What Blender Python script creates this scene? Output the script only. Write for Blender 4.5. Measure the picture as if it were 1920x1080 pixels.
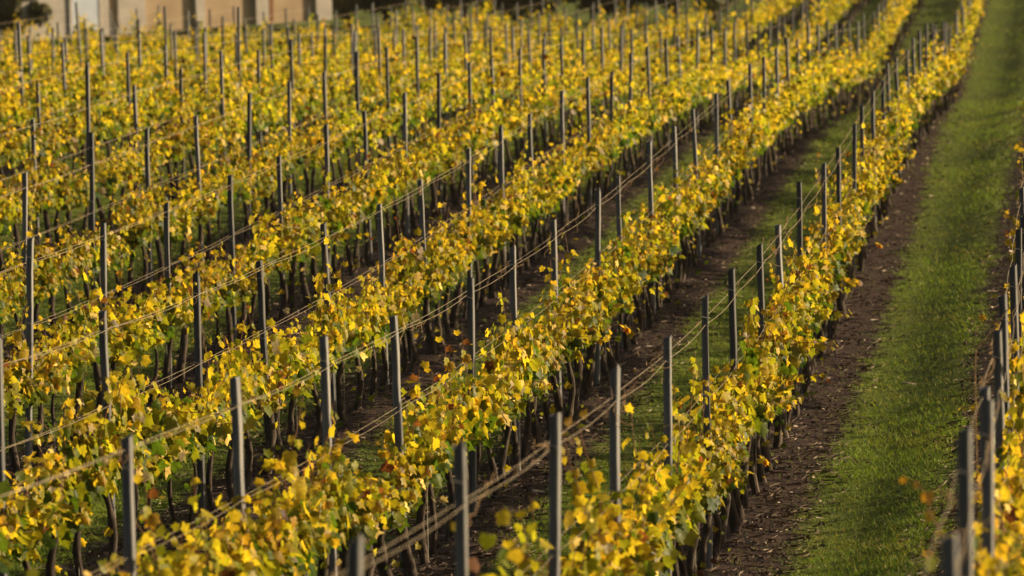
import bpy, math, random
import numpy as np
from mathutils import Matrix, Vector
SC = bpy.context.scene
for o in list(bpy.data.objects): bpy.data.objects.remove(o)
COL = SC.collection
R = math.radians

# ------------------------------------------------------------------ camera
YAW, PITCH, ROLL = 0.0985, 0.12, -0.0234
cy, sy, cp, sp, cr, sr = math.cos(YAW), math.sin(YAW), math.cos(PITCH), math.sin(PITCH), math.cos(ROLL), math.sin(ROLL)
R0 = Vector((cy, sy, 0)); F0 = Vector((-sy*cp, cy*cp, -sp)); U0 = Vector((-sy*sp, cy*sp, cp))
RX = R0*cr + U0*sr; UX = U0*cr - R0*sr
cam = bpy.data.cameras.new('camera'); camo = bpy.data.objects.new('camera', cam); COL.objects.link(camo)
camo.matrix_world = Matrix(((RX.x, UX.x, -F0.x, 0), (RX.y, UX.y, -F0.y, 0), (RX.z, UX.z, -F0.z, 0), (0, 0, 0, 1)))
cam.lens = 200; cam.sensor_width = 36; cam.clip_start = 0.5; cam.clip_end = 6000
cam.dof.use_dof = True; cam.dof.focus_distance = 52.0; cam.dof.aperture_fstop = 3.8
SC.camera = camo

# ------------------------------------------------------------------ world, sun, exposure
SUN_EL, SUN_AZ = R(16), R(72)
w = bpy.data.worlds.new('World'); SC.world = w; w.use_nodes = True
nt = w.node_tree; nt.nodes.clear()
sky = nt.nodes.new('ShaderNodeTexSky'); sky.sky_type = 'NISHITA'; sky.sun_disc = False
sky.sun_elevation = SUN_EL; sky.sun_rotation = SUN_AZ; sky.dust_density = 4.0
bg = nt.nodes.new('ShaderNodeBackground'); bg.inputs[1].default_value = 0.05
wo = nt.nodes.new('ShaderNodeOutputWorld')
nt.links.new(sky.outputs[0], bg.inputs[0]); nt.links.new(bg.outputs[0], wo.inputs[0])
sun = bpy.data.lights.new('sun', 'SUN'); sun.energy = 5.0; sun.angle = R(0.53); sun.color = (1.0, 0.80, 0.50)
suno = bpy.data.objects.new('sun', sun); COL.objects.link(suno)
sd = Vector((math.sin(SUN_AZ)*math.cos(SUN_EL), math.cos(SUN_AZ)*math.cos(SUN_EL), math.sin(SUN_EL)))
suno.rotation_euler = sd.to_track_quat('Z', 'Y').to_euler(); suno.location = sd*50
SC.view_settings.view_transform = 'Standard'; SC.view_settings.look = 'None'
SC.view_settings.gamma = 1; SC.view_settings.exposure = 0.70
SC.render.engine = 'CYCLES'
SC.cycles.max_bounces = 6; SC.cycles.transmission_bounces = 4; SC.cycles.transparent_max_bounces = 4
SC.cycles.caustics_reflective = False; SC.cycles.caustics_refractive = False

# ------------------------------------------------------------------ terrain and projection
A = [-1.6157, -8.264, -13.4338, 38.8639, -32.045, 8.4518, -0.1737, -0.1119, 0.1324, 0.2763]
H = 2.15
def _zt(X, Y):
    y = Y/100.0
    Xc = np.clip(X, -45, 8)
    bank = 1/(1+np.exp(-np.clip((X+1.5)/.22, -40, 40)))
    return A[0]+A[1]*y+A[2]*y**2+A[3]*y**3+A[4]*y**4+A[5]*y**5+Xc*(A[6]+A[7]*y+A[8]*y*y)/10+A[9]*bank
def gz(X, Y):
    "ground height"
    X = np.asarray(X, float); Y = np.asarray(Y, float)
    Yc = np.clip(Y, 20, 150)
    z = _zt(X, Yc)
    s0 = (_zt(X, np.full_like(Yc, 20.))-_zt(X, np.full_like(Yc, 22.)))/2
    z = z + np.where(Y < 20, (20-np.clip(Y, -40, 20))*s0*0.8, 0)
    z = z - np.where(Y > 150, (np.clip(Y, 150, 260)-150)*(0.05-.026*np.clip((X+14)/10, 0, 1)), 0)
    z = z - np.where(Y > 260, (Y-260)*0.004, 0)
    return z - H
def g(X, Y): return float(gz(X, Y))
def proj(X, Y, Z):
    d = X*F0.x+Y*F0.y+Z*F0.z
    return 960+10667*(X*RX.x+Y*RX.y+Z*RX.z)/d, 540-10667*(X*UX.x+Y*UX.y+Z*UX.z)/d
def rowx(k): return -0.46 if k == 0 else -2.93-2.3*(k-1)
C0 = {0: 4.186, 1: 5.957, 2: 6.801, 3: 8.731, 4: 11.642, 5: 14.473}
PS = 4.497
NROW = 16
rng = np.random.default_rng(7); random.seed(7)

# ------------------------------------------------------------------ helpers
def new_mesh(name, V, F, mats, col=None, smooth=False, midx=None):
    V = np.asarray(V, np.float32); F = np.asarray(F, np.int32)
    me = bpy.data.meshes.new(name); n = F.shape[1]
    me.vertices.add(len(V)); me.vertices.foreach_set('co', V.ravel())
    me.loops.add(F.size); me.loops.foreach_set('vertex_index', F.ravel())
    me.polygons.add(len(F)); me.polygons.foreach_set('loop_start', np.arange(0, F.size, n, dtype=np.int32))
    if midx is not None: me.polygons.foreach_set('material_index', np.asarray(midx, np.int32))
    me.polygons.foreach_set('use_smooth', np.full(len(F), bool(smooth or col is not None)))
    if col is not None:
        a = me.attributes.new('tint', 'FLOAT_COLOR', 'POINT')
        c = np.ones((len(V), 4), np.float32); c[:, :3] = col; a.data.foreach_set('color', c.ravel())
    me.update(calc_edges=True)
    for m in mats: me.materials.append(m)
    return me
def ob(name, data, parent=None, **props):
    o = bpy.data.objects.new(name, data); COL.objects.link(o)
    if parent is not None: o.parent = parent
    for k, v in props.items():
        if v: o[k] = v
    return o
class MB:
    "collects quads"
    def __init__(s): s.V = []; s.F = []
    def box(s, x0, x1, y0, y1, z0, z1):
        b = len(s.V)
        s.V += [(x, y, z) for z in (z0, z1) for x, y in ((x0, y0), (x1, y0), (x1, y1), (x0, y1))]
        s.F += [(b+i, b+j, b+k, b+l) for i, j, k, l in ((3, 2, 1, 0), (4, 5, 6, 7), (0, 1, 5, 4), (1, 2, 6, 5), (2, 3, 7, 6), (3, 0, 4, 7))]
        return s
    def tube(s, pts, rads, n=6, cap=True):
        b = len(s.V); pts = [Vector(p) for p in pts]
        for i, p in enumerate(pts):
            t = (pts[min(i+1, len(pts)-1)]-pts[max(i-1, 0)]).normalized()
            a = t.cross(Vector((0.31, 0.95, 0.02)) if abs(t.y) < .9 else Vector((1, 0, 0))).normalized(); c = t.cross(a)
            r = rads[i] if hasattr(rads, '__len__') else rads
            for j in range(n):
                q = 2*math.pi*j/n; s.V.append(tuple(p+(a*math.cos(q)+c*math.sin(q))*r))
        for i in range(len(pts)-1):
            for j in range(n):
                s.F.append((b+i*n+j, b+i*n+(j+1) % n, b+(i+1)*n+(j+1) % n, b+(i+1)*n+j))
        if cap:
            for base in (b, b+(len(pts)-1)*n):
                for j in range(1, n-2, 2): s.F.append((base, base+j, base+j+1, base+j+2))
        return s
    def mesh(s, name, mats, smooth=False): return new_mesh(name, s.V, s.F, mats, smooth=smooth)

# ------------------------------------------------------------------ materials
def mat(name):
    m = bpy.data.materials.new(name); m.use_nodes = True
    t = m.node_tree; return m, t, t.nodes['Principled BSDF'], t.nodes['Material Output']
def N(t, kind, **kw):
    n = t.nodes.new(kind)
    for k, v in kw.items():
        if k.startswith('i_'):
            key = k[2:]; n.inputs[int(key) if key.isdigit() else key.replace('_', ' ')].default_value = v
        else: setattr(n, k, v)
    return n
def ramp(t, stops):
    r = t.nodes.new('ShaderNodeValToRGB'); e = r.color_ramp.elements
    while len(e) > 1: e.remove(e[-1])
    e[0].position = stops[0][0]; e[0].color = (*stops[0][1], 1)
    for p, c in stops[1:]:
        x = e.new(p); x.color = (*c, 1)
    return r
def coords(t, scale=(1, 1, 1)):
    c = t.nodes.new('ShaderNodeTexCoord'); m = t.nodes.new('ShaderNodeMapping'); m.inputs['Scale'].default_value = scale
    t.links.new(c.outputs['Object'], m.inputs[0]); return m.outputs[0]
def noisy(name, stops, scale=8, stretch=(1, 1, 1), rough=.8, bump=.3, detail=6, bscale=None, spec=.3):
    m, t, p, _ = mat(name); L = t.links.new
    co = coords(t, stretch)
    n = N(t, 'ShaderNodeTexNoise', i_Scale=scale, i_Detail=detail); L(co, n.inputs['Vector'])
    r = ramp(t, stops); L(n.outputs['Fac'], r.inputs[0]); L(r.outputs[0], p.inputs['Base Color'])
    p.inputs['Roughness'].default_value = rough; p.inputs['Specular IOR Level'].default_value = spec
    b = N(t, 'ShaderNodeBump', i_Strength=bump, i_Distance=.01)
    n2 = N(t, 'ShaderNodeTexNoise', i_Scale=bscale or scale*3, i_Detail=5); L(co, n2.inputs['Vector'])
    L(n2.outputs['Fac'], b.inputs['Height']); L(b.outputs[0], p.inputs['Normal'])
    return m
M = {}
# leaf: tinted by an attribute, half of the light goes through
def leafmat(name, trans=.5, gain=(1.25, 1.05, .55), rough=.36, spec=.55):
    m, t, p, out = mat(name); L = t.links.new
    at = N(t, 'ShaderNodeAttribute', attribute_name='tint')
    n = N(t, 'ShaderNodeTexNoise', i_Scale=45., i_Detail=3.); L(coords(t), n.inputs['Vector'])
    mp = N(t, 'ShaderNodeMapRange', i_1=.3, i_2=.7, i_3=.75, i_4=1.2); L(n.outputs['Fac'], mp.inputs[0])
    mul = N(t, 'ShaderNodeVectorMath', operation='SCALE'); L(at.outputs['Color'], mul.inputs[0]); L(mp.outputs[0], mul.inputs['Scale'])
    oi = N(t, 'ShaderNodeObjectInfo'); h1 = N(t, 'ShaderNodeMapRange', i_3=.488, i_4=.506); h2 = N(t, 'ShaderNodeMapRange', i_3=.82, i_4=1.12)
    hs = N(t, 'ShaderNodeHueSaturation'); L(oi.outputs['Random'], h1.inputs[0]); L(oi.outputs['Random'], h2.inputs[0]); L(h1.outputs[0], hs.inputs['Hue']); L(h2.outputs[0], hs.inputs['Value'])
    L(mul.outputs[0], hs.inputs['Color']); mul = hs
    L(mul.outputs[0], p.inputs['Base Color'])
    p.inputs['Roughness'].default_value = rough; p.inputs['Specular IOR Level'].default_value = spec
    g2 = N(t, 'ShaderNodeVectorMath', operation='MULTIPLY'); L(mul.outputs[0], g2.inputs[0]); g2.inputs[1].default_value = gain
    tr = N(t, 'ShaderNodeBsdfTranslucent'); L(g2.outputs[0], tr.inputs[0])
    mx = N(t, 'ShaderNodeMixShader', i_0=trans); L(p.outputs[0], mx.inputs[1]); L(tr.outputs[0], mx.inputs[2])
    L(mx.outputs[0], out.inputs[0]); return m
M['leaf'] = leafmat('vine_leaf', .62, (1.36, 1.2, .6), .45, .24)
M['grass'] = leafmat('grass_blade', .35, (1.1, 1.1, .6), .6, .25)
M['bushleaf'] = leafmat('bush_leaf', .2, (1, 1, .6), .6, .3)
M['bark'] = noisy('vine_bark', [(.3, (.022, .015, .011)), (.55, (.07, .05, .037)), (.75, (.16, .12, .09))], 30, (1, 1, .15), .95, .8)
M['cane'] = noisy('vine_cane', [(.3, (.16, .06, .025)), (.7, (.30, .13, .05))], 20, (1, 1, 1), .6, .1)
M['wood'] = noisy('grey_weathered_wood', [(.25, (.042, .042, .044)), (.5, (.125, .122, .124)), (.72, (.27, .255, .23))], 22, (1, 1, .06), .9, .8, 8)
t_ = M['wood'].node_tree; p_ = t_.nodes['Principled BSDF']; src = p_.inputs['Base Color'].links[0].from_socket
oi = N(t_, 'ShaderNodeObjectInfo'); mr_ = N(t_, 'ShaderNodeMapRange', i_3=.6, i_4=1.45); t_.links.new(oi.outputs['Random'], mr_.inputs[0])
hsv = N(t_, 'ShaderNodeHueSaturation'); t_.links.new(src, hsv.inputs['Color']); t_.links.new(mr_.outputs[0], hsv.inputs['Value']); t_.links.new(hsv.outputs[0], p_.inputs['Base Color'])
M['wire'] = noisy('galvanised_wire', [(.3, (.42, .32, .20)), (.7, (.66, .52, .34))], 30, (1, .1, 1), .42, .1, spec=.7)
M['wire'].node_tree.nodes['Principled BSDF'].inputs['Metallic'].default_value = .5
M['tendril'] = noisy('dried_tendril', [(.3, (.20, .11, .05)), (.7, (.42, .26, .12))], 20, (1, 1, 1), .8, .2)
M['yellow'] = noisy('yellow_plastic', [(.3, (.5, .40, .06)), (.7, (.62, .50, .08))], 20, (1, 1, 1), .5, .05)
M['steel'] = noisy('thin_steel_rod', [(.3, (.22, .19, .15)), (.7, (.42, .37, .30))], 14, (1, 1, .2), .5, .1)
M['straw'] = noisy('dry_prunings', [(.35, (.09, .06, .045)), (.5, (.22, .16, .12)), (.68, (.55, .44, .34))], 5., (1, 1, 1), .8, .1)
M['soil'] = noisy('soil_crumbs', [(.3, (.02, .012, .009)), (.55, (.05, .03, .023)), (.75, (.12, .078, .056))], 6, (1, 1, 1), .95, .3)
# ground: bare soil strips under the rows, grass lanes between
m, t, p, out = mat('soil_and_turf'); L = t.links.new; M['ground'] = m
co = coords(t)
at = N(t, 'ShaderNodeAttribute', attribute_name='lane')
n1 = N(t, 'ShaderNodeTexNoise', i_Scale=1.3, i_Detail=6.); L(co, n1.inputs['Vector'])
n2 = N(t, 'ShaderNodeTexNoise', i_Scale=9., i_Detail=8.); L(co, n2.inputs['Vector'])
ad = N(t, 'ShaderNodeMath', operation='MULTIPLY_ADD', i_1=.6, i_2=-.3); L(n1.outputs['Fac'], ad.inputs[0])
ad1 = N(t, 'ShaderNodeMath', operation='MULTIPLY_ADD', i_1=.5, i_2=-.25); L(n2.outputs['Fac'], ad1.inputs[0])
ad2 = N(t, 'ShaderNodeMath', operation='ADD'); L(at.outputs['Fac'], ad2.inputs[0]); L(ad.outputs[0], ad2.inputs[1])
ad3 = N(t, 'ShaderNodeMath', operation='ADD'); L(ad2.outputs[0], ad3.inputs[0]); L(ad1.outputs[0], ad3.inputs[1])
mr = N(t, 'ShaderNodeMapRange', i_1=.54, i_2=.68); L(ad3.outputs[0], mr.inputs[0])
soil = ramp(t, [(.3, (.018, .010, .008)), (.5, (.046, .026, .020)), (.75, (.105, .062, .046))]); L(n2.outputs['Fac'], soil.inputs[0])
turf = ramp(t, [(.3, (.055, .075, .012)), (.5, (.11, .14, .02)), (.75, (.22, .22, .045))]); L(n2.outputs['Fac'], turf.inputs[0])
mx = N(t, 'ShaderNodeMix', data_type='RGBA'); L(mr.outputs[0], mx.inputs[0]); L(soil.outputs[0], mx.inputs[6]); L(turf.outputs[0], mx.inputs[7])
L(mx.outputs[2], p.inputs['Base Color']); p.inputs['Roughness'].default_value = .95; p.inputs['Specular IOR Level'].default_value = .15
n3 = N(t, 'ShaderNodeTexNoise', i_Scale=28., i_Detail=8.); L(co, n3.inputs['Vector'])
b = N(t, 'ShaderNodeBump', i_Strength=.9, i_Distance=.04); L(n3.outputs['Fac'], b.inputs['Height']); L(b.outputs[0], p.inputs['Normal'])

# ------------------------------------------------------------------ ground sheet
ROWX = np.array([rowx(k) for k in range(-4, 0)] + [rowx(k) for k in range(0, 30)])
ROWX[:4] = [-0.46+2.4*j for j in (4, 3, 2, 1)]
def far(Y): return np.clip((Y-85)/55, 0, 1)*.42
def lane(X): return np.min(np.abs(X[..., None]-ROWX), axis=-1)
xs = np.unique(np.concatenate([[-3000, -1200, -500, -250, -150, -100, -70], np.arange(-50, 8, .19), [9, 12, 18, 30, 60, 120, 300, 900, 3000]]))
ys = np.unique(np.concatenate([[-400, -150, -60, -20, 0], np.arange(10, 90, .28), np.arange(90, 262, .8), [270, 300, 350, 450, 700, 1200, 2500, 5000]]))
GX, GY = np.meshgrid(xs, ys)
def rough(X, Y):
    return (.009*np.sin(X*7.3+1.3*np.sin(Y*1.9))*np.sin(Y*5.1+X*2.2)+.009*np.sin(X*13.7-Y*9.1)*np.sin(Y*3.3+2*np.sin(X*4))+.012*np.sin(Y*.83+X*.37)*np.sin(X*.9))
near = (GX > -52) & (GX < 10) & (GY > 5) & (GY < 262)
GZ = gz(GX, GY) + np.where(near, rough(GX, GY) + .05*np.exp(-(lane(GX)/.35)**2), 0)
nx, ny = len(xs), len(ys)
idx = np.arange(nx*ny).reshape(ny, nx)
Fq = np.stack([idx[:-1, :-1], idx[:-1, 1:], idx[1:, 1:], idx[1:, :-1]], -1).reshape(-1, 4)
me = new_mesh('ground', np.stack([GX, GY, GZ], -1).reshape(-1, 3), Fq, [M['ground']], smooth=True)
a = me.attributes.new('lane', 'FLOAT', 'POINT'); a.data.foreach_set('value', (lane(GX)+far(GY)+np.where(GX < -3, .07, 0)).astype(np.float32).ravel())
ob('ground', me, kind='structure')
def gr(X, Y): return gz(X, Y)+rough(np.asarray(X), np.asarray(Y))+.05*np.exp(-(lane(np.asarray(X, float))/.35)**2)

# ------------------------------------------------------------------ leaves
LP = np.array([(0, .33), (0, .03), (.26, -.13), (.50, .10), (.40, .30), (.55, .60), (.27, .64), (0, 1.0), (-.27, .64), (-.55, .60), (-.40, .30), (-.50, .10), (-.26, -.13)], float)
LF = np.array([(0, i, i % 12+1) for i in range(1, 13)])
LP2 = np.array([(0, .02), (.42, -.05), (.5, .55), (0, 1.), (-.5, .55), (-.42, -.05)], float)
LF2 = np.array([(0, 1, 2), (0, 2, 3), (0, 3, 4), (0, 4, 5)])
def leaves(P, D, Nrm, S, C, tpl=(LP, LF), r=rng, sides=None):
    """P base, D direction from stalk to tip, Nrm face normal, S size, C colour"""
    lp, lf = tpl; n = len(P)
    D = D/np.linalg.norm(D, axis=1)[:, None]
    Nrm = Nrm - (Nrm*D).sum(1)[:, None]*D; Nrm /= np.linalg.norm(Nrm, axis=1)[:, None]+1e-9
    W = np.cross(D, Nrm)
    fold = r.uniform(-.15, .75, n)[:, None]; cup = r.uniform(-.1, .45, n)[:, None]; asp = r.uniform(.85, 1.15, n)[:, None]
    x = lp[None, :, 0]*asp*(1+r.normal(0, .05, (n, len(lp)))); y = lp[None, :, 1]+0*x
    z = fold*np.abs(x)*-1 - cup*y*y + r.normal(0, .035, x.shape)
    V = P[:, None]+S[:, None, None]*(x[..., None]*W[:, None]+y[..., None]*D[:, None]+z[..., None]*Nrm[:, None])
    F = lf[None]+(np.arange(n)*len(lp))[:, None, None]
    Cc = np.repeat(C[:, None], len(lp), 1)*r.uniform(.88, 1.12, (n, len(lp), 1))
    return V.reshape(-1, 3), F.reshape(-1, 3), Cc.reshape(-1, 3)
GREEN = np.array((.07, .13, .012)); YG = np.array((.355, .35, .022)); YEL = np.array((.59, .45, .034)); ORA = np.array((.60, .37, .035)); BRN = np.array((.22, .09, .03))
def tints(q, r):
    "q 0 at the old wood .. 1 at the shoot tip"
    n = len(q); v = np.clip(q*.80+r.normal(0, .20, n), 0, 1)
    v = np.where(r.random(n) < .10, v*.25, v)
    c = np.where(v[:, None] < .30, GREEN+(YG-GREEN)*(v[:, None]/.30), np.where(v[:, None] < .68, YG+(YEL-YG)*((v[:, None]-.30)/.38), YEL+(ORA-YEL)*((v[:, None]-.68)/.32)))
    pl = r.random(n) < .05; c[pl] = np.array((.64, .52, .30))*r.uniform(.7, 1.1, (pl.sum(), 1))
    br = r.random(n) < .012+.02*q; c[br] = BRN*r.uniform(.5, 1.0, (br.sum(), 1))
    return c*r.uniform(.75, 1.15, (n, 1))
def vine_parts(r, nshoot=11, per=17, big=1., tpl=(LP, LF), low=6):
    """shoots rise from the fruiting wire and flop to either side; leaves sit along them"""
    P = []; D = []; Nn = []; S = []; Q = []; canes = []
    vig = r.uniform(.8, 1.15)
    for i in range(nshoot):
        y0 = -.56+1.12*(i+r.uniform(.0, 1.))/nshoot; hh = vig*r.uniform(.22, .56)*(1 if r.random() > .12 else 1.4)
        if i == 3 and r.random() < .4: hh = r.uniform(.8, 1.1)
        lx = r.normal(.03, .13); ly = r.normal(0, .16); droop = r.random() < .16
        pts = []
        for u in np.linspace(0, 1, 6):
            z = .77+hh*(u if not droop else (u*1.25-u*u*.95)); sway = .05*math.sin(u*5+i)
            pts.append((lx*(u**1.2)*(2.2 if droop else 1)+sway*.5, y0+ly*u+sway, z))
        canes.append(pts); pa = np.array(pts)
        m = per+r.integers(-4, 5)
        for j in range(m):
            u = (j+r.uniform(0, 1))/m; k = min(int(u*5), 4); f = u*5-k
            b = pa[k]*(1-f)+pa[k+1]*f; ang = r.uniform(0, 2*math.pi); pl = r.uniform(.03, .12)*(1-.45*u)
            o = np.array((math.cos(ang)*pl*1.15, math.sin(ang)*pl, r.uniform(-.03, .03)))
            P.append(b+o)
            out = np.array((math.cos(ang), math.sin(ang), 0))
            D.append(out*r.uniform(.1, .7)+np.array((0, 0, -r.uniform(.5, 1.3) if u < .85 else r.uniform(-.6, .5))))
            Nn.append(out*r.uniform(.3, 1.1)+np.array((r.normal(.2, .45), r.normal(0, .45), r.uniform(-.1, .7))))
            S.append(r.uniform(.07, .145)*(1-.5*u**1.4)*big); Q.append(u*.66+.06+.12*(b[2]-.8))
    for j in range(low):
        P.append(np.array((r.normal(.03, .09), r.uniform(-.45, .45) if j % 2 else r.normal(0, .08), r.uniform(.12, .8))))
        D.append(r.normal(0, .6, 3)+np.array((0, 0, -.8))); Nn.append(r.normal(0, 1, 3)); S.append(r.uniform(.03, .075)*big); Q.append(r.uniform(.1, .75))
    P, D, Nn, S, Q = map(np.array, (P, D, Nn, S, Q))
    return leaves(P, D, Nn, S, tints(Q, r), tpl, r), canes
def trunk_mb(r, mb=None, n=7, o=(0, 0, 0), seg=8):
    mb = mb or MB(); pts = []; rad = []; a = r.uniform(0, 6); ly = r.normal(0, .05)
    r0 = r.uniform(.017, .042)
    for i, u in enumerate(np.linspace(0, 1, seg)):
        pts.append((o[0]+.034*math.sin(a+u*5), o[1]+ly*u+.035*math.sin(a*2+u*6), o[2]-.04+u*.84)); rad.append(r0*(1.35-.55*u+.18*math.sin(u*17+a)))
    rad[-1] *= 1.3
    mb.tube(pts, rad, n)
    for s in (-1, 1):     # the arms along the fruiting wire
        q = [pts[-1], (o[0]+.01, o[1]+s*.15, o[2]+.83), (o[0]-.01, o[1]+s*.32, o[2]+.80), (o[0], o[1]+s*.54, o[2]+.80)]
        mb.tube(q, [r0*.8, r0*.6, r0*.45, r0*.3], max(n-2, 4))
    return mb
NV = 21
VAR = []
for i in range(NV):
    r = np.random.default_rng(100+i)
    (V, F, C), canes = vine_parts(r, [14, 12, 15, 10, 14, 13, 7][i % 7], 19, 1.0)
    fol = new_mesh('foliage', V, F, [M['leaf']], C)
    cm = MB()
    for c_ in canes: cm.tube(c_, np.linspace(.0045, .002, 6), 4, False)
    VAR.append((fol, trunk_mb(r).mesh('trunk', [M['bark']], True), cm.mesh('cane', [M['cane']], True),
                MB().tube([(.02, .03, -.05), (.022, .035, .9+.2*r.random())], .004, 5).mesh('support_rod', [M['steel']])))

# ------------------------------------------------------------------ where posts and vines stand
TINY = ['first', 'second', 'third', 'fourth', 'fifth', 'sixth', 'seventh', 'eighth', 'ninth', 'tenth', 'eleventh', 'twelfth', 'thirteenth', 'fourteenth', 'fifteenth', 'sixteenth', 'seventeenth', 'eighteenth', 'nineteenth', 'twentieth']
def ordn(n):
    if n <= 20: return TINY[n-1]
    return '%d%s' % (n, {1: 'st', 2: 'nd', 3: 'rd'}.get(n % 10, 'th') if n not in (11, 12, 13) else 'th')
def rowname(k): return ('the %s row from the right' % ordn(k+1)) if k else 'the row at the right edge'
posts = []; vines = []
END = {k: 228 if k < 5 else 188 if k < 10 else 177 for k in range(30)}
for k in range(NROW):
    X = rowx(k); c0 = C0.get(k, None)
    if c0 is None: c0 = (-X/.187)/PS + ((k*7) % 5)/5*.6
    cc = c0 - math.floor(c0)
    i = 0; nth = 0; last = None
    while True:
        Y = (cc+i)*PS; i += 1
        if Y > END[k]: break
        if Y < 9: continue
        u0, v0 = proj(X, Y, g(X, Y)+H); u1, v1 = proj(X, Y, g(X, Y))
        vis = -12 < u0 < 1932 and v0 < 1085 and v1 > -5
        marg = -900 < u0 < 2600 and v0 < 2100
        if not marg: continue
        if vis: nth += 1
        posts.append(dict(k=k, X=X, Y=Y, vis=vis, nth=nth))
        for j in range(4):
            yv = Y+(j+.5)*PS/4+random.uniform(-.09, .09); xv = X+random.uniform(-.03, .03)+(.03 if k else .13); zz = g(xv, yv)
            a0 = proj(xv, yv, zz+1.5); a1 = proj(xv, yv, zz)
            vv = -25 < a0[0] < 1960 and a0[1] < 1085 and a1[1] > 0
            if -600 < a0[0] < 2300 and a0[1] < 1800:
                vines.append(dict(k=k, X=xv, Y=yv, vis=vv, nth=nth, j=j))
vis = sorted([p_ for p_ in posts if p_['vis']], key=lambda p_: p_['Y']); big_posts = vis[:300]
ids = set(id(p_) for p_ in big_posts); rest_posts = [p_ for p_ in posts if id(p_) not in ids]
visv = sorted([v for v in vines if v['vis']], key=lambda v: v['Y']); big_vines = visv[:300]
ids = set(id(v) for v in big_vines); rest_vines = [v for v in vines if id(v) not in ids]
print('posts', len(posts), 'visible', len(vis), 'vines', len(vines), 'visible', len(visv), 'individual to Y', big_vines[-1]['Y'])

# ------------------------------------------------------------------ posts
PV = []
def post_mesh(r, h=H, w=.0265):
    mb = MB(); hs = np.linspace(-.3, h, 9); b0 = 0
    for i, z in enumerate(hs):
        ww = w*(1.06-.06*i/8)*r.uniform(.98, 1.02); c_ = ww*.80; dx, dy = r.normal(0, .0022, 2)
        for x, y in ((-c_, -ww), (c_, -ww), (ww, -c_), (ww, c_), (c_, ww), (-c_, ww), (-ww, c_), (-ww, -c_)): mb.V.append((x+dx, y+dy, z+(r.normal(0, .012)+x*.35*((int(h*1000+w*9e4)+len(mb.V)//72) % 2) if i == 8 else 0)))
    for i in range(8):
        for j in range(8): mb.F.append((i*8+j, i*8+(j+1) % 8, (i+1)*8+(j+1) % 8, (i+1)*8+j))
    for base in (64,):
        for tri in ((0, 1, 2, 3), (0, 3, 4, 7), (4, 5, 6, 7)): mb.F.append(tuple(base+q for q in tri))
    return mb
for i in range(8): PV.append(post_mesh(np.random.default_rng(50+i)).mesh('post', [M['wood']]))
clipm = [MB().tube([(-.036, -.036, z_), (-.03, -.045, z_+.01), (.03, -.045, z_-.005), (.036, -.034, z_)], .0035, 5).mesh('wire_clip', [M['steel']]) for z_ in (1.99, 1.39)]
ins = MB().tube([(0, -.034, 2.07), (0, -.042, 2.07), (0, -.047, 2.07), (0, -.055, 2.07)], [.011, .017, .017, .009], 12).mesh('insulator', [M['yellow']])
post_z = {}
TALL = {(6, 2): 1.22, (7, 6): 1.25, (8, 1): 1.2, (5, 2): 1.12, (9, 5): 1.25, (10, 3): 1.3}
for n, p_ in enumerate(big_posts):
    k = p_['k']; sc = TALL.get((k, p_['nth']), random.gauss(1.0, .03))
    look = 'tall grey' if sc > 1.1 else 'grey'
    yel = k == 3 and p_['nth'] in (1, 2, 3, 4, 5)
    lab = '%s, %s from the front in %s' % ('grey post with yellow insulator' if yel else look+' vine post', ordn(p_['nth']), rowname(k).replace('the right', 'right') if yel else rowname(k))
    dx = random.gauss(0, .02)
    loc = (p_['X']+dx, p_['Y']+random.gauss(0, .04), g(p_['X'], p_['Y']))
    rot = (random.gauss(0, .02), random.gauss(0, .017), random.gauss(-.2, .09))
    if p_['Y'] < 75 or yel:
        o = ob('vine_post', None); ob('shaft', PV[n % 8], o); [ob('wire_clip', c_, o) for c_ in clipm]
        if yel: ob('insulator', ins, o)
    else: o = ob('vine_post', PV[n % 8])
    o.location = loc; o.rotation_euler = rot; o.scale = (1, 1, sc)
    o['label'] = lab; o['category'] = 'post'; o['group'] = 'posts of the vine rows'
if rest_posts:
    V = []; F = []; b = 0
    for n, p_ in enumerate(rest_posts):
        mb = post_mesh(np.random.default_rng(n)); v = np.array(mb.V); v[:, 0] += p_['X']; v[:, 1] += p_['Y']; v[:, 2] += g(p_['X'], p_['Y'])
        V.append(v); F.append(np.array(mb.F)+b); b += len(v)
    ob('distant_posts', new_mesh('distant_posts', np.concatenate(V), np.concatenate(F), [M['wood']]), kind='stuff',
       label='small grey vine posts at the far ends of the rows', category='posts')

# ------------------------------------------------------------------ individual vines
for n, v in enumerate(big_vines):
    vi = VAR[(n*5+v['k']*3+v['j']) % NV]
    o = ob('grapevine', None); o.location = (v['X'], v['Y'], g(v['X'], v['Y'])+.03)
    flip = random.random() < .5
    o.rotation_euler = (0, 0, (math.pi if flip else 0)+random.gauss(0, .09)); s = random.gauss(1, .05); o.scale = (s*random.uniform(.9, 1.15), 1, s*(1+.07*math.sin(v['Y']*.9+v['k']*2.1)+random.uniform(-.11, .09)))
    ob('foliage', vi[0], o); ob('trunk', vi[1], o); ob('cane', vi[2], o)
    if (n*7) % 3 == 0: ob('support_rod', vi[3], o)
    if v['nth'] == 0: w_ = 'in front of the first post of'
    else: w_ = 'past the %s post of' % ordn(v['nth'])
    o['label'] = 'yellow-leaved vine, %s %s %s' % (TINY[v['j']], w_, rowname(v['k']))
    o['category'] = 'grapevine'; o['group'] = 'grapevines trained along the wires'
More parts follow.
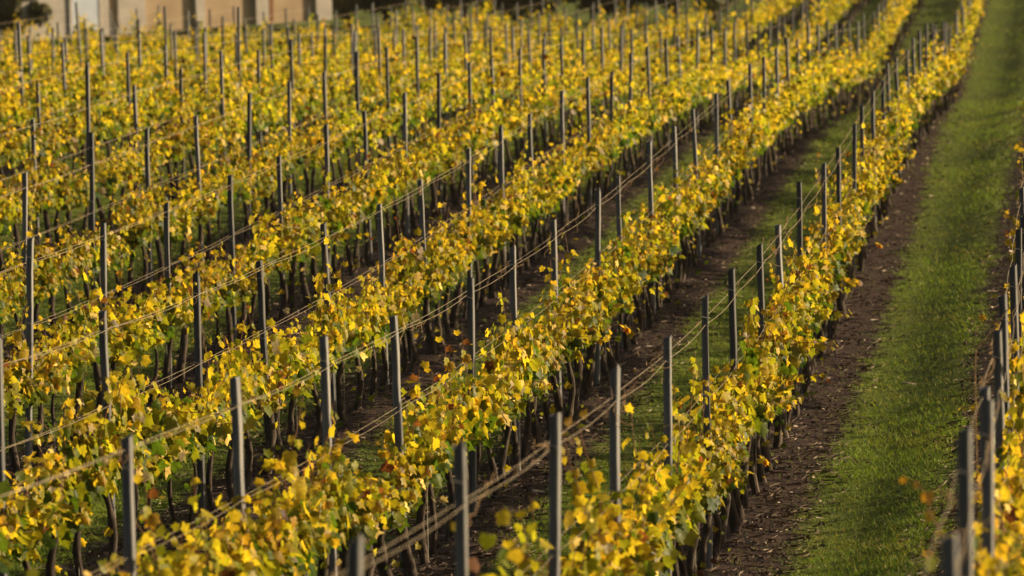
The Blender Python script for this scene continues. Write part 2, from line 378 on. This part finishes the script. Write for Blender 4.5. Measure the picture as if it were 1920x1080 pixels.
# ------------------------------------------------------------------ the remaining vines, one object
V = []; F = []; C = []; MI = []; b = 0
pool = []
for i in range(16):
    r = np.random.default_rng(300+i)
    (lv, lf, lc), canes = vine_parts(r, [13, 10, 14, 11][i % 4], 14, 1.15, (LP2, LF2), 3)
    pool.append((lv, lf, lc))
tp = []
for i in range(6):
    mb = trunk_mb(np.random.default_rng(i), n=4, seg=4); q = np.array(mb.F); tp.append((np.array(mb.V), np.concatenate([q[:, :3], q[:, [0, 2, 3]]])))
r = np.random.default_rng(11)
for n, v in enumerate(rest_vines):
    lv, lf, lc = pool[r.integers(16)]; s = r.normal(1, .05); f = 1 if r.random() < .5 else -1
    o_ = np.array((v['X'], v['Y'], g(v['X'], v['Y'])+.03))
    if v['Y'] > 168 and v['k'] > 6: s *= r.choice([.7, 1., 1.15, 1.35], p=[.3, .35, .25, .1])
    else: s *= 1+.10*math.sin(v['Y']*.9+v['k']*2.1)+r.normal(0, .05)
    V.append(lv*np.array((f*s, f, s))+o_); F.append(lf+b); C.append(lc*np.array((r.uniform(.9, 1.1), r.uniform(.9, 1.04), 1))*r.uniform(.88, 1.08)); MI.append(np.zeros(len(lf))); b += len(lv)
    tv, tf = tp[n % 6]
    V.append(tv+o_); F.append(tf+b); C.append(np.ones_like(tv)*.05); MI.append(np.ones(len(tf))); b += len(tv)
ob('distant_grapevines', new_mesh('distant_grapevines', np.concatenate(V), np.concatenate(F), [M['leaf'], M['bark']], np.concatenate(C), midx=np.concatenate(MI)), kind='stuff',
   label='golden mass of small vines filling the far rows', category='grapevines')

# ------------------------------------------------------------------ wires
TD = []
for i in range(12):
    r = random.Random(i); ph = r.uniform(0, 6); ln = r.uniform(.1, .3); tw = r.uniform(8, 26); tb = MB()
    if i % 3: pp = [(.010*math.cos(ph+tw*u), (u-.5)*ln*1.7, .012*math.sin(ph+tw*u)) for u in np.linspace(0, 1, 10)]
    else: pp = [(.07*u*math.sin(ph+4*u), .10*u*math.cos(ph+2*u), -ln*.7*u*(1 if i % 2 else -.5)) for u in np.linspace(0, 1, 6)]
    tb.tube(pp, r.uniform(.0010, .0020), 4, False); TD.append(tb.mesh('dried_tendril', [M['tendril']]))
for k in range(NROW):
    X = rowx(k); ys_ = [p_['Y'] for p_ in posts if p_['k'] == k]
    if len(ys_) < 2: continue
    for lev, zl in (('upper', 2.0), ('middle', 1.4)):
        if lev == 'middle' and k > 9: continue
        for side in (-1, 1):
            mb = MB(); pts = []; r = random.Random(k*10+side+(5 if lev == 'upper' else 0))
            for a_, b_ in zip(ys_[:-1], ys_[1:]):
                sag = r.uniform(.0, .022)
                ns = 5 if a_ < 90 else 2
                for q in range(ns):
                    u = q/ns; y = a_+(b_-a_)*u
                    pts.append((X+side*(.044+.02*math.sin(math.pi*u)), y, g(X, y)+zl+side*.012-sag*4*u*(1-u)))
            pts.append((X+side*.044, ys_[-1], g(X, ys_[-1])+zl))
            mb.tube(pts, .0018 if lev == 'upper' else .0016, 5)
            wo_ = ob('trellis_wire', mb.mesh('trellis_wire', [M['wire']], True),
                     label='%s %s trellis wire along %s' % ('left' if side < 0 else 'right', lev, rowname(k)), category='wire', group='wires of the vine rows')
            if lev == 'upper' and k < 6:      # dried tendrils and bits of last year's cane caught on the wire
                n_ = int(min(60, (105-ys_[0])*.62))
                for q in range(n_):
                    y = r.uniform(ys_[0], 105); j = min(max(int(np.searchsorted(ys_, y)), 1), len(ys_)-1)
                    if r.random() < .45: y = ys_[j]+r.gauss(.25, .3)
                    y = min(max(y, ys_[0]), ys_[-1])
                    d_ = ob('dried_tendril', TD[r.randrange(len(TD))], wo_); d_.location = (X+side*.055, y, g(X, y)+zl-.012)
                    d_.rotation_euler = (r.gauss(.1, .15), 0, r.gauss(0, .2)); q_ = r.uniform(.7, 1.5); d_.scale = (q_, q_, q_)

# ------------------------------------------------------------------ ground cover
def sample(n, r, y0=22, y1=225, pw=-.9):
    "points over the seen ground, denser near"
    u = r.random(n); Y = (y0**pw+u*(y1**pw-y0**pw))**(1/pw)
    X = -(Y*.19+1.5)+r.random(n)*(Y*.19+3.0); return X, Y
def blades(n, r):
    X, Y = sample(n, r); ln = lane(X)+far(Y)+np.where(X < -3, .07, 0)
    nse = .32*np.sin(X*2.1+Y*.7)*np.sin(Y*1.3-X)+.18*np.sin(X*9+Y*4)
    pr = 1/(1+np.exp(-(ln+nse*.38-.62)/.04)); keep = r.random(n) < .05+.95*pr
    X, Y = X[keep], Y[keep]; n = len(X); Z = gr(X, Y)
    patch = np.clip(.55+.35*np.sin(X*1.7+Y*.31)+.3*np.sin(Y*.57-X*.8)+r.normal(0, .28, n)+.25*np.sin(X*6.1+2*np.sin(Y*2.3))*np.sin(Y*1.9+X*3), 0, 1)
    h = r.uniform(.010, .034, n)*(.7+.6*patch)*(1+(Y-22)/75); wd = r.uniform(.0014, .0034, n)*(1+(Y-22)/60)
    a = r.uniform(0, 6.28, n); lx = r.normal(0, .8, n); ly = r.normal(0, .8, n)
    V = np.empty((n, 3, 3)); c_, s_ = np.cos(a), np.sin(a)
    V[:, 0] = np.stack([X-c_*wd, Y-s_*wd, Z-.005], 1); V[:, 1] = np.stack([X+c_*wd, Y+s_*wd, Z-.005], 1)
    V[:, 2] = np.stack([X+lx*h, Y+ly*h, Z+h], 1)
    F = (np.arange(n)*3)[:, None]+np.array([0, 1, 2])
    dark = np.array((.07, .11, .012)); lite = np.array((.24, .35, .025)); dry = np.array((.42, .36, .08))
    C = dark+(lite-dark)*patch[:, None]; d = r.random(n) < .10+.25*np.clip(np.sin(X*3+Y*.9)*np.sin(Y*.4+X), 0, 1); C[d] = dry
    C *= r.uniform(.7, 1.25, (n, 1))
    return V.reshape(-1, 3), F, np.repeat(C, 3, 0)
V, F, C = blades(1500000, np.random.default_rng(21))
ob('grass', new_mesh('grass', V, F, [M['grass']], C), kind='stuff', label='short green grass in the lanes between vine rows', category='grass')
r = np.random.default_rng(22)
X, Y = sample(85000, r, 24, 130); ln = lane(X); keep = (ln < .75+r.normal(0, .12, len(X))) & (ln > .05); X, Y = X[keep], Y[keep]; n = len(X)
Z = gr(X, Y)+.022; a = r.normal(0, .6, n)*1.6; l_ = r.gamma(2., .014, n)+.01; wd = r.gamma(2., .0012, n)*(1+Y/100)+.0012
c_, s_ = np.cos(a), np.sin(a); V = []
ts = (-1, -.3, .4, 1); bend = r.normal(0, .25, n); lift = np.abs(r.normal(0, .16, n))
VV = np.empty((n, 8, 3))
for i, q in enumerate(ts):
    px = X+c_*l_*q-s_*l_*bend*q*q; py = Y+s_*l_*q+c_*l_*bend*q*q; pz = Z+lift*l_*(q+1)
    VV[:, 2*i] = np.stack([px-s_*wd*.6, py+c_*wd*.6, pz-wd*.3], 1); VV[:, 2*i+1] = np.stack([px+s_*wd*.6, py-c_*wd*.6, pz+wd*1.6], 1)
b = (np.arange(n)*8)[:, None]
F = np.stack([b+np.array([2*i, 2*i+2, 2*i+3, 2*i+1]) for i in range(3)], 1).reshape(-1, 4)
ob('prunings', new_mesh('prunings', VV.reshape(-1, 3), F, [M['straw']]), kind='stuff', label='pale dry prunings and straw on the bare soil strips', category='prunings')
r = np.random.default_rng(24)
X, Y = sample(60000, r, 24, 150); keep = lane(X) < .8+r.normal(0, .1, len(X)); X, Y = X[keep], Y[keep]; n = len(X)
oc = np.array([(1, 0, 0), (-1, 0, 0), (0, 1, 0), (0, -1, 0), (0, 0, 1), (0, 0, -.6)], float); of = np.array([(0, 2, 4), (2, 1, 4), (1, 3, 4), (3, 0, 4), (2, 0, 5), (1, 2, 5), (3, 1, 5), (0, 3, 5)])
sz = np.minimum(r.gamma(2., .0042, n), .022)*(1+Y/150)+.003
V = np.stack([X, Y, gr(X, Y)+.004], 1)[:, None]+oc[None]*sz[:, None, None]*r.uniform(.6, 1.3, (n, 6, 3))
ob('soil_clods', new_mesh('soil_clods', V.reshape(-1, 3), (of[None]+(np.arange(n)*6)[:, None, None]).reshape(-1, 3), [M['soil']]), kind='stuff', label='loose dark crumbs of soil under the vine rows', category='soil')
r = np.random.default_rng(23)
X, Y = sample(1300, r, 24, 110); n = len(X); P = np.stack([X, Y, gr(X, Y)+.02], 1)
V, F, C = leaves(P, r.normal(0, 1, (n, 3))*np.array((1, 1, .15)), np.array((0, 0, 1.))+r.normal(0, .3, (n, 3)), r.uniform(.02, .06, n), tints(r.uniform(.3, 1.1, n), r)*.42, (LP, LF), r)
ob('fallen_leaves', new_mesh('fallen_leaves', V, F, [M['leaf']], C), kind='stuff', label='scattered fallen vine leaves on the soil and grass', category='leaves')

# ------------------------------------------------------------------ house beyond the field
def xz(u, v, Y):
    "world X, Z of a picture point at depth Y (used once, to survey the house)"
    X = Y*(u-1982)/10667.
    Z = 0.
    for _ in range(30):
        a_ = proj(X, Y, Z); X += (u-a_[0])*Y/10667; Z -= (v-a_[1])*Y/10667
    return X, Z
M['stucco'] = noisy('pale_stucco', [(.3, (.38, .33, .29)), (.7, (.50, .44, .39))], 1.5, (1, 1, 1), .9, .2)
M['tan'] = noisy('tan_stucco', [(.3, (.34, .24, .15)), (.7, (.44, .32, .21))], 1.2, (1, 1, 1), .9, .2)
M['bluewhite'] = noisy('painted_white_door', [(.3, (.46, .50, .58)), (.7, (.54, .58, .66))], 2, (1, 1, 1), .5, .05)
M['brown'] = noisy('brown_door_wood', [(.3, (.12, .05, .02)), (.7, (.22, .09, .035))], 6, (1, 1, .2), .6, .2)
M['tile'] = noisy('clay_roof_tile', [(.3, (.20, .08, .05)), (.7, (.36, .17, .10))], 5, (1, 1, 1), .9, .5)
M['glass'] = noisy('window_glass', [(.3, (.03, .035, .04)), (.7, (.05, .055, .06))], 2, (1, 1, 1), .1, .02, spec=.8)
HY = 214.
hx0, hz = xz(97, 55, HY); hx1, _ = xz(617, 55, HY); HW = (hx1-hx0)/.78
house = ob('house', None, label='pale and tan house with pillars behind the far vines at top left', category='house')
house.location = (hx0-.95, HY-1, hz-.35); house.rotation_euler = (0, 0, R(38))
def U(u): return (u-97)/520.*HW
def part(name, mb, m_, parent=house, **kw): return ob(name, mb.mesh(name, [M[m_]]), parent, **kw)
part('wall', MB().box(0, U(240), 0, 7, 0, 3.1), 'stucco')
part('recessed_wall', MB().box(U(240)+.004, U(612), .16, 7, 0, 3.08), 'tan', label='tan wall set back behind the pillars')
for a_, b_ in ((255, 300), (385, 400), (487, 508), (590, 617)):
    mb = MB().box(U(a_), U(b_), -.03, .155, 0, 2.75); part('pillar', mb, 'stucco')
part('lintel', MB().box(U(240)+.003, HW, -.06, .155, 2.752, 3.1), 'stucco')
part('upper_wall', MB().box(0, HW, .01, 7.02, 3.103, 5.9), 'stucco')
d1 = part('door', MB().box(U(178), U(222), -.05, .0, .1, 2.2), 'bluewhite', label='white painted door in the pale wall')
part('frame', MB().box(U(174), U(178)-.002, -.07, .01, .1, 2.28).box(U(222)+.002, U(226), -.07, .01, .1, 2.28).box(U(174), U(226), -.07, .01, 2.283, 2.36), 'stucco', d1)
d2 = part('door', MB().box(U(512), U(519), 0.10, .158, .1, 2.2), 'brown', label='narrow brown door leaf behind the pillars')
for a_ in (330, 430, 548):
    w1 = part('shutter', MB().box(U(a_)+.05, U(a_)+.5, 0.10, .158, 1.5, 2.5), 'brown')
for a_ in (140, 260, 380, 520):
    w1 = part('window', MB().box(U(a_), U(a_)+.9, -.02, .008, 3.9, 5.1), 'glass')
    part('frame', MB().box(U(a_)-.08, U(a_)-.002, -.05, .008, 3.85, 5.2).box(U(a_)+.902, U(a_)+.98, -.05, .008, 3.85, 5.2).box(U(a_)-.08, U(a_)+.98, -.05, .008, 5.203, 5.3), 'stucco', w1)
mb = MB(); e = .5
mb.V += [(-e, -e, 5.91), (HW+e, -e, 5.91), (HW+e, 7.5, 5.91), (-e, 7.5, 5.91), (2.5, 3.5, 7.4), (HW-2.5, 3.5, 7.4)]
mb.F += [(0, 1, 5, 4), (2, 3, 4, 5), (1, 2, 5, 5), (3, 0, 4, 4), (3, 2, 1, 0)]
rf = bpy.data.meshes.new('roof'); rf.from_pydata(mb.V, [], [(0, 1, 5, 4), (2, 3, 4, 5), (1, 2, 5), (3, 0, 4), (3, 2, 1, 0)]); rf.materials.append(M['tile'])
ro = ob('roof', rf, house); part('chimney', MB().box(HW*.6, HW*.6+.6, 4.2, 4.8, 6.6, 8.2), 'stucco', ro)

# a dry cane bent over beside the right row, and a long shoot with a few orange leaves
pp = [(*xz(u, v, 36), ) for u, v in ((1828, 690), (1830, 655), (1850, 632), (1886, 585), (1893, 578))]
pp = [(x, 36, z) for x, z in pp]; x0 = pp[0][0]; pp = [(x0-.01, 36, g(x0, 36)-.02), (x0+.005, 36, (g(x0, 36)+pp[0][2])/2)]+pp
ob('bent_cane', MB().tube(pp, .0045, 6).mesh('bent_cane', [M['tendril']]), label='thin dry bent cane standing beside the near posts at the right edge', category='cane')
q = [xz(u, v, 25) for u, v in ((1808, 1075), (1770, 1010), (1742, 960), (1738, 925), (1715, 905), (1698, 898))]
st = [(x, 25, z) for x, z in q]; sh = ob('vine_shoot', None, label='long shoot with few orange leaves reaching over the grass at lower right', category='shoot')
ob('cane', MB().tube([(-.44, 25.02, st[0][2]-.5)]+st, [.004, .004, .0035, .003, .003, .002, .0015], 5).mesh('cane', [M['cane']]), sh)
r = np.random.default_rng(5); P = np.array([st[3], st[2], st[4], st[5], st[1], st[0]])
V, F, C = leaves(P, np.array([(.3, 0, -1), (.1, 0, -1), (.6, 0, -.6), (-.6, 0, -.5), (.8, 0, -.6), (.5, 0, -1)], float), r.normal(0, .25, (6, 3))+np.array((.3, -1, .2)), np.array([.055, .06, .03, .035, .07, .09]), np.array([ORA, YEL, ORA, ORA, YG, YG])*.95, (LP, LF), r)
ob('foliage', new_mesh('foliage', V, F, [M['leaf']], C), sh)

# ------------------------------------------------------------------ shrubs behind the field
def bush(X, Y, rx, h, seed, label, dark=1., cat='bush', name='bush', group='dark shrubs behind the field'):
    r = np.random.default_rng(seed); n = 3800
    cen = np.stack([r.normal(0, rx*.45, 14), r.normal(0, rx*.3, 14), r.uniform(.25, .85, 14)*h], 1); rad = r.uniform(.3, .55, 14)*rx
    j = r.integers(0, 14, n); d = r.normal(0, 1, (n, 3)); d /= np.linalg.norm(d, axis=1)[:, None]
    P = cen[j]+d*(rad[j]*r.uniform(.65, 1.05, n))[:, None]; P[:, 2] = np.abs(P[:, 2])
    col = (np.array((.08, .10, .03))+(np.array((.16, .12, .05))-np.array((.08, .10, .03)))*r.random((n, 1)))*dark*r.uniform(.6, 1.3, (n, 1))
    V, F, C = leaves(P, r.normal(0, 1, (n, 3)), d+r.normal(0, .5, (n, 3)), r.uniform(.10, .24, n), col, (LP2, LF2), r)
    o = ob(name, None, label=label, category=cat, group=group); o.location = (X, Y, g(X, Y)-.1)
    ob('foliage', new_mesh('foliage', V, F, [M['bushleaf']], C), o)
    mb = MB()
    for q in range(5):
        a = r.uniform(0, 6.28); mb.tube([(0, 0, 0), (math.cos(a)*rx*.25, math.sin(a)*rx*.2, h*.4), (math.cos(a)*rx*.5, math.sin(a)*rx*.3, h*.8)], [.07, .05, .015], 5)
    ob('stem', mb.mesh('stem', [M['bark']], True), o)
bu = [(655, 232), (725, 234), (798, 232), (870, 235), (950, 233), (1030, 231), (1110, 234), (1190, 232), (1265, 235), (1340, 233)]
bd = ['just right of the house corner']+['%s right of the house' % ordn(i) for i in range(2, 11)]
for i, (u, Y) in enumerate(bu):
    X, _ = xz(u, 40, Y); bush(X, Y, 1.5, 4.2, 600+i, 'dark dense shrub behind the field, '+bd[i])
for i, (u, Y) in enumerate([(12, 213), (-50, 214), (-120, 213)]):
    X, _ = xz(u, 20, Y); bush(X, Y, 1.2, 3.4, 640+i, 'dark shrub left of the house, '+['nearest to its wall', 'second from its wall', 'farthest from its wall'][i], .8)

# ------------------------------------------------------------------ low evening haze
hm = bpy.data.materials.new('haze'); hm.use_nodes = True; t = hm.node_tree; t.nodes.clear()
pv = t.nodes.new('ShaderNodeVolumePrincipled'); pv.inputs['Color'].default_value = (1, .88, .7, 1); pv.inputs['Density'].default_value = .00007; pv.inputs['Anisotropy'].default_value = .3
o_ = t.nodes.new('ShaderNodeOutputMaterial'); t.links.new(pv.outputs[0], o_.inputs['Volume'])
zlo = float(GZ.min())-1
mb = MB().box(-3010, 3010, -410, 5010, zlo, 14)
ob('haze', mb.mesh('haze', [hm]), kind='stuff', label='thin warm evening haze over the vineyard', category='haze')
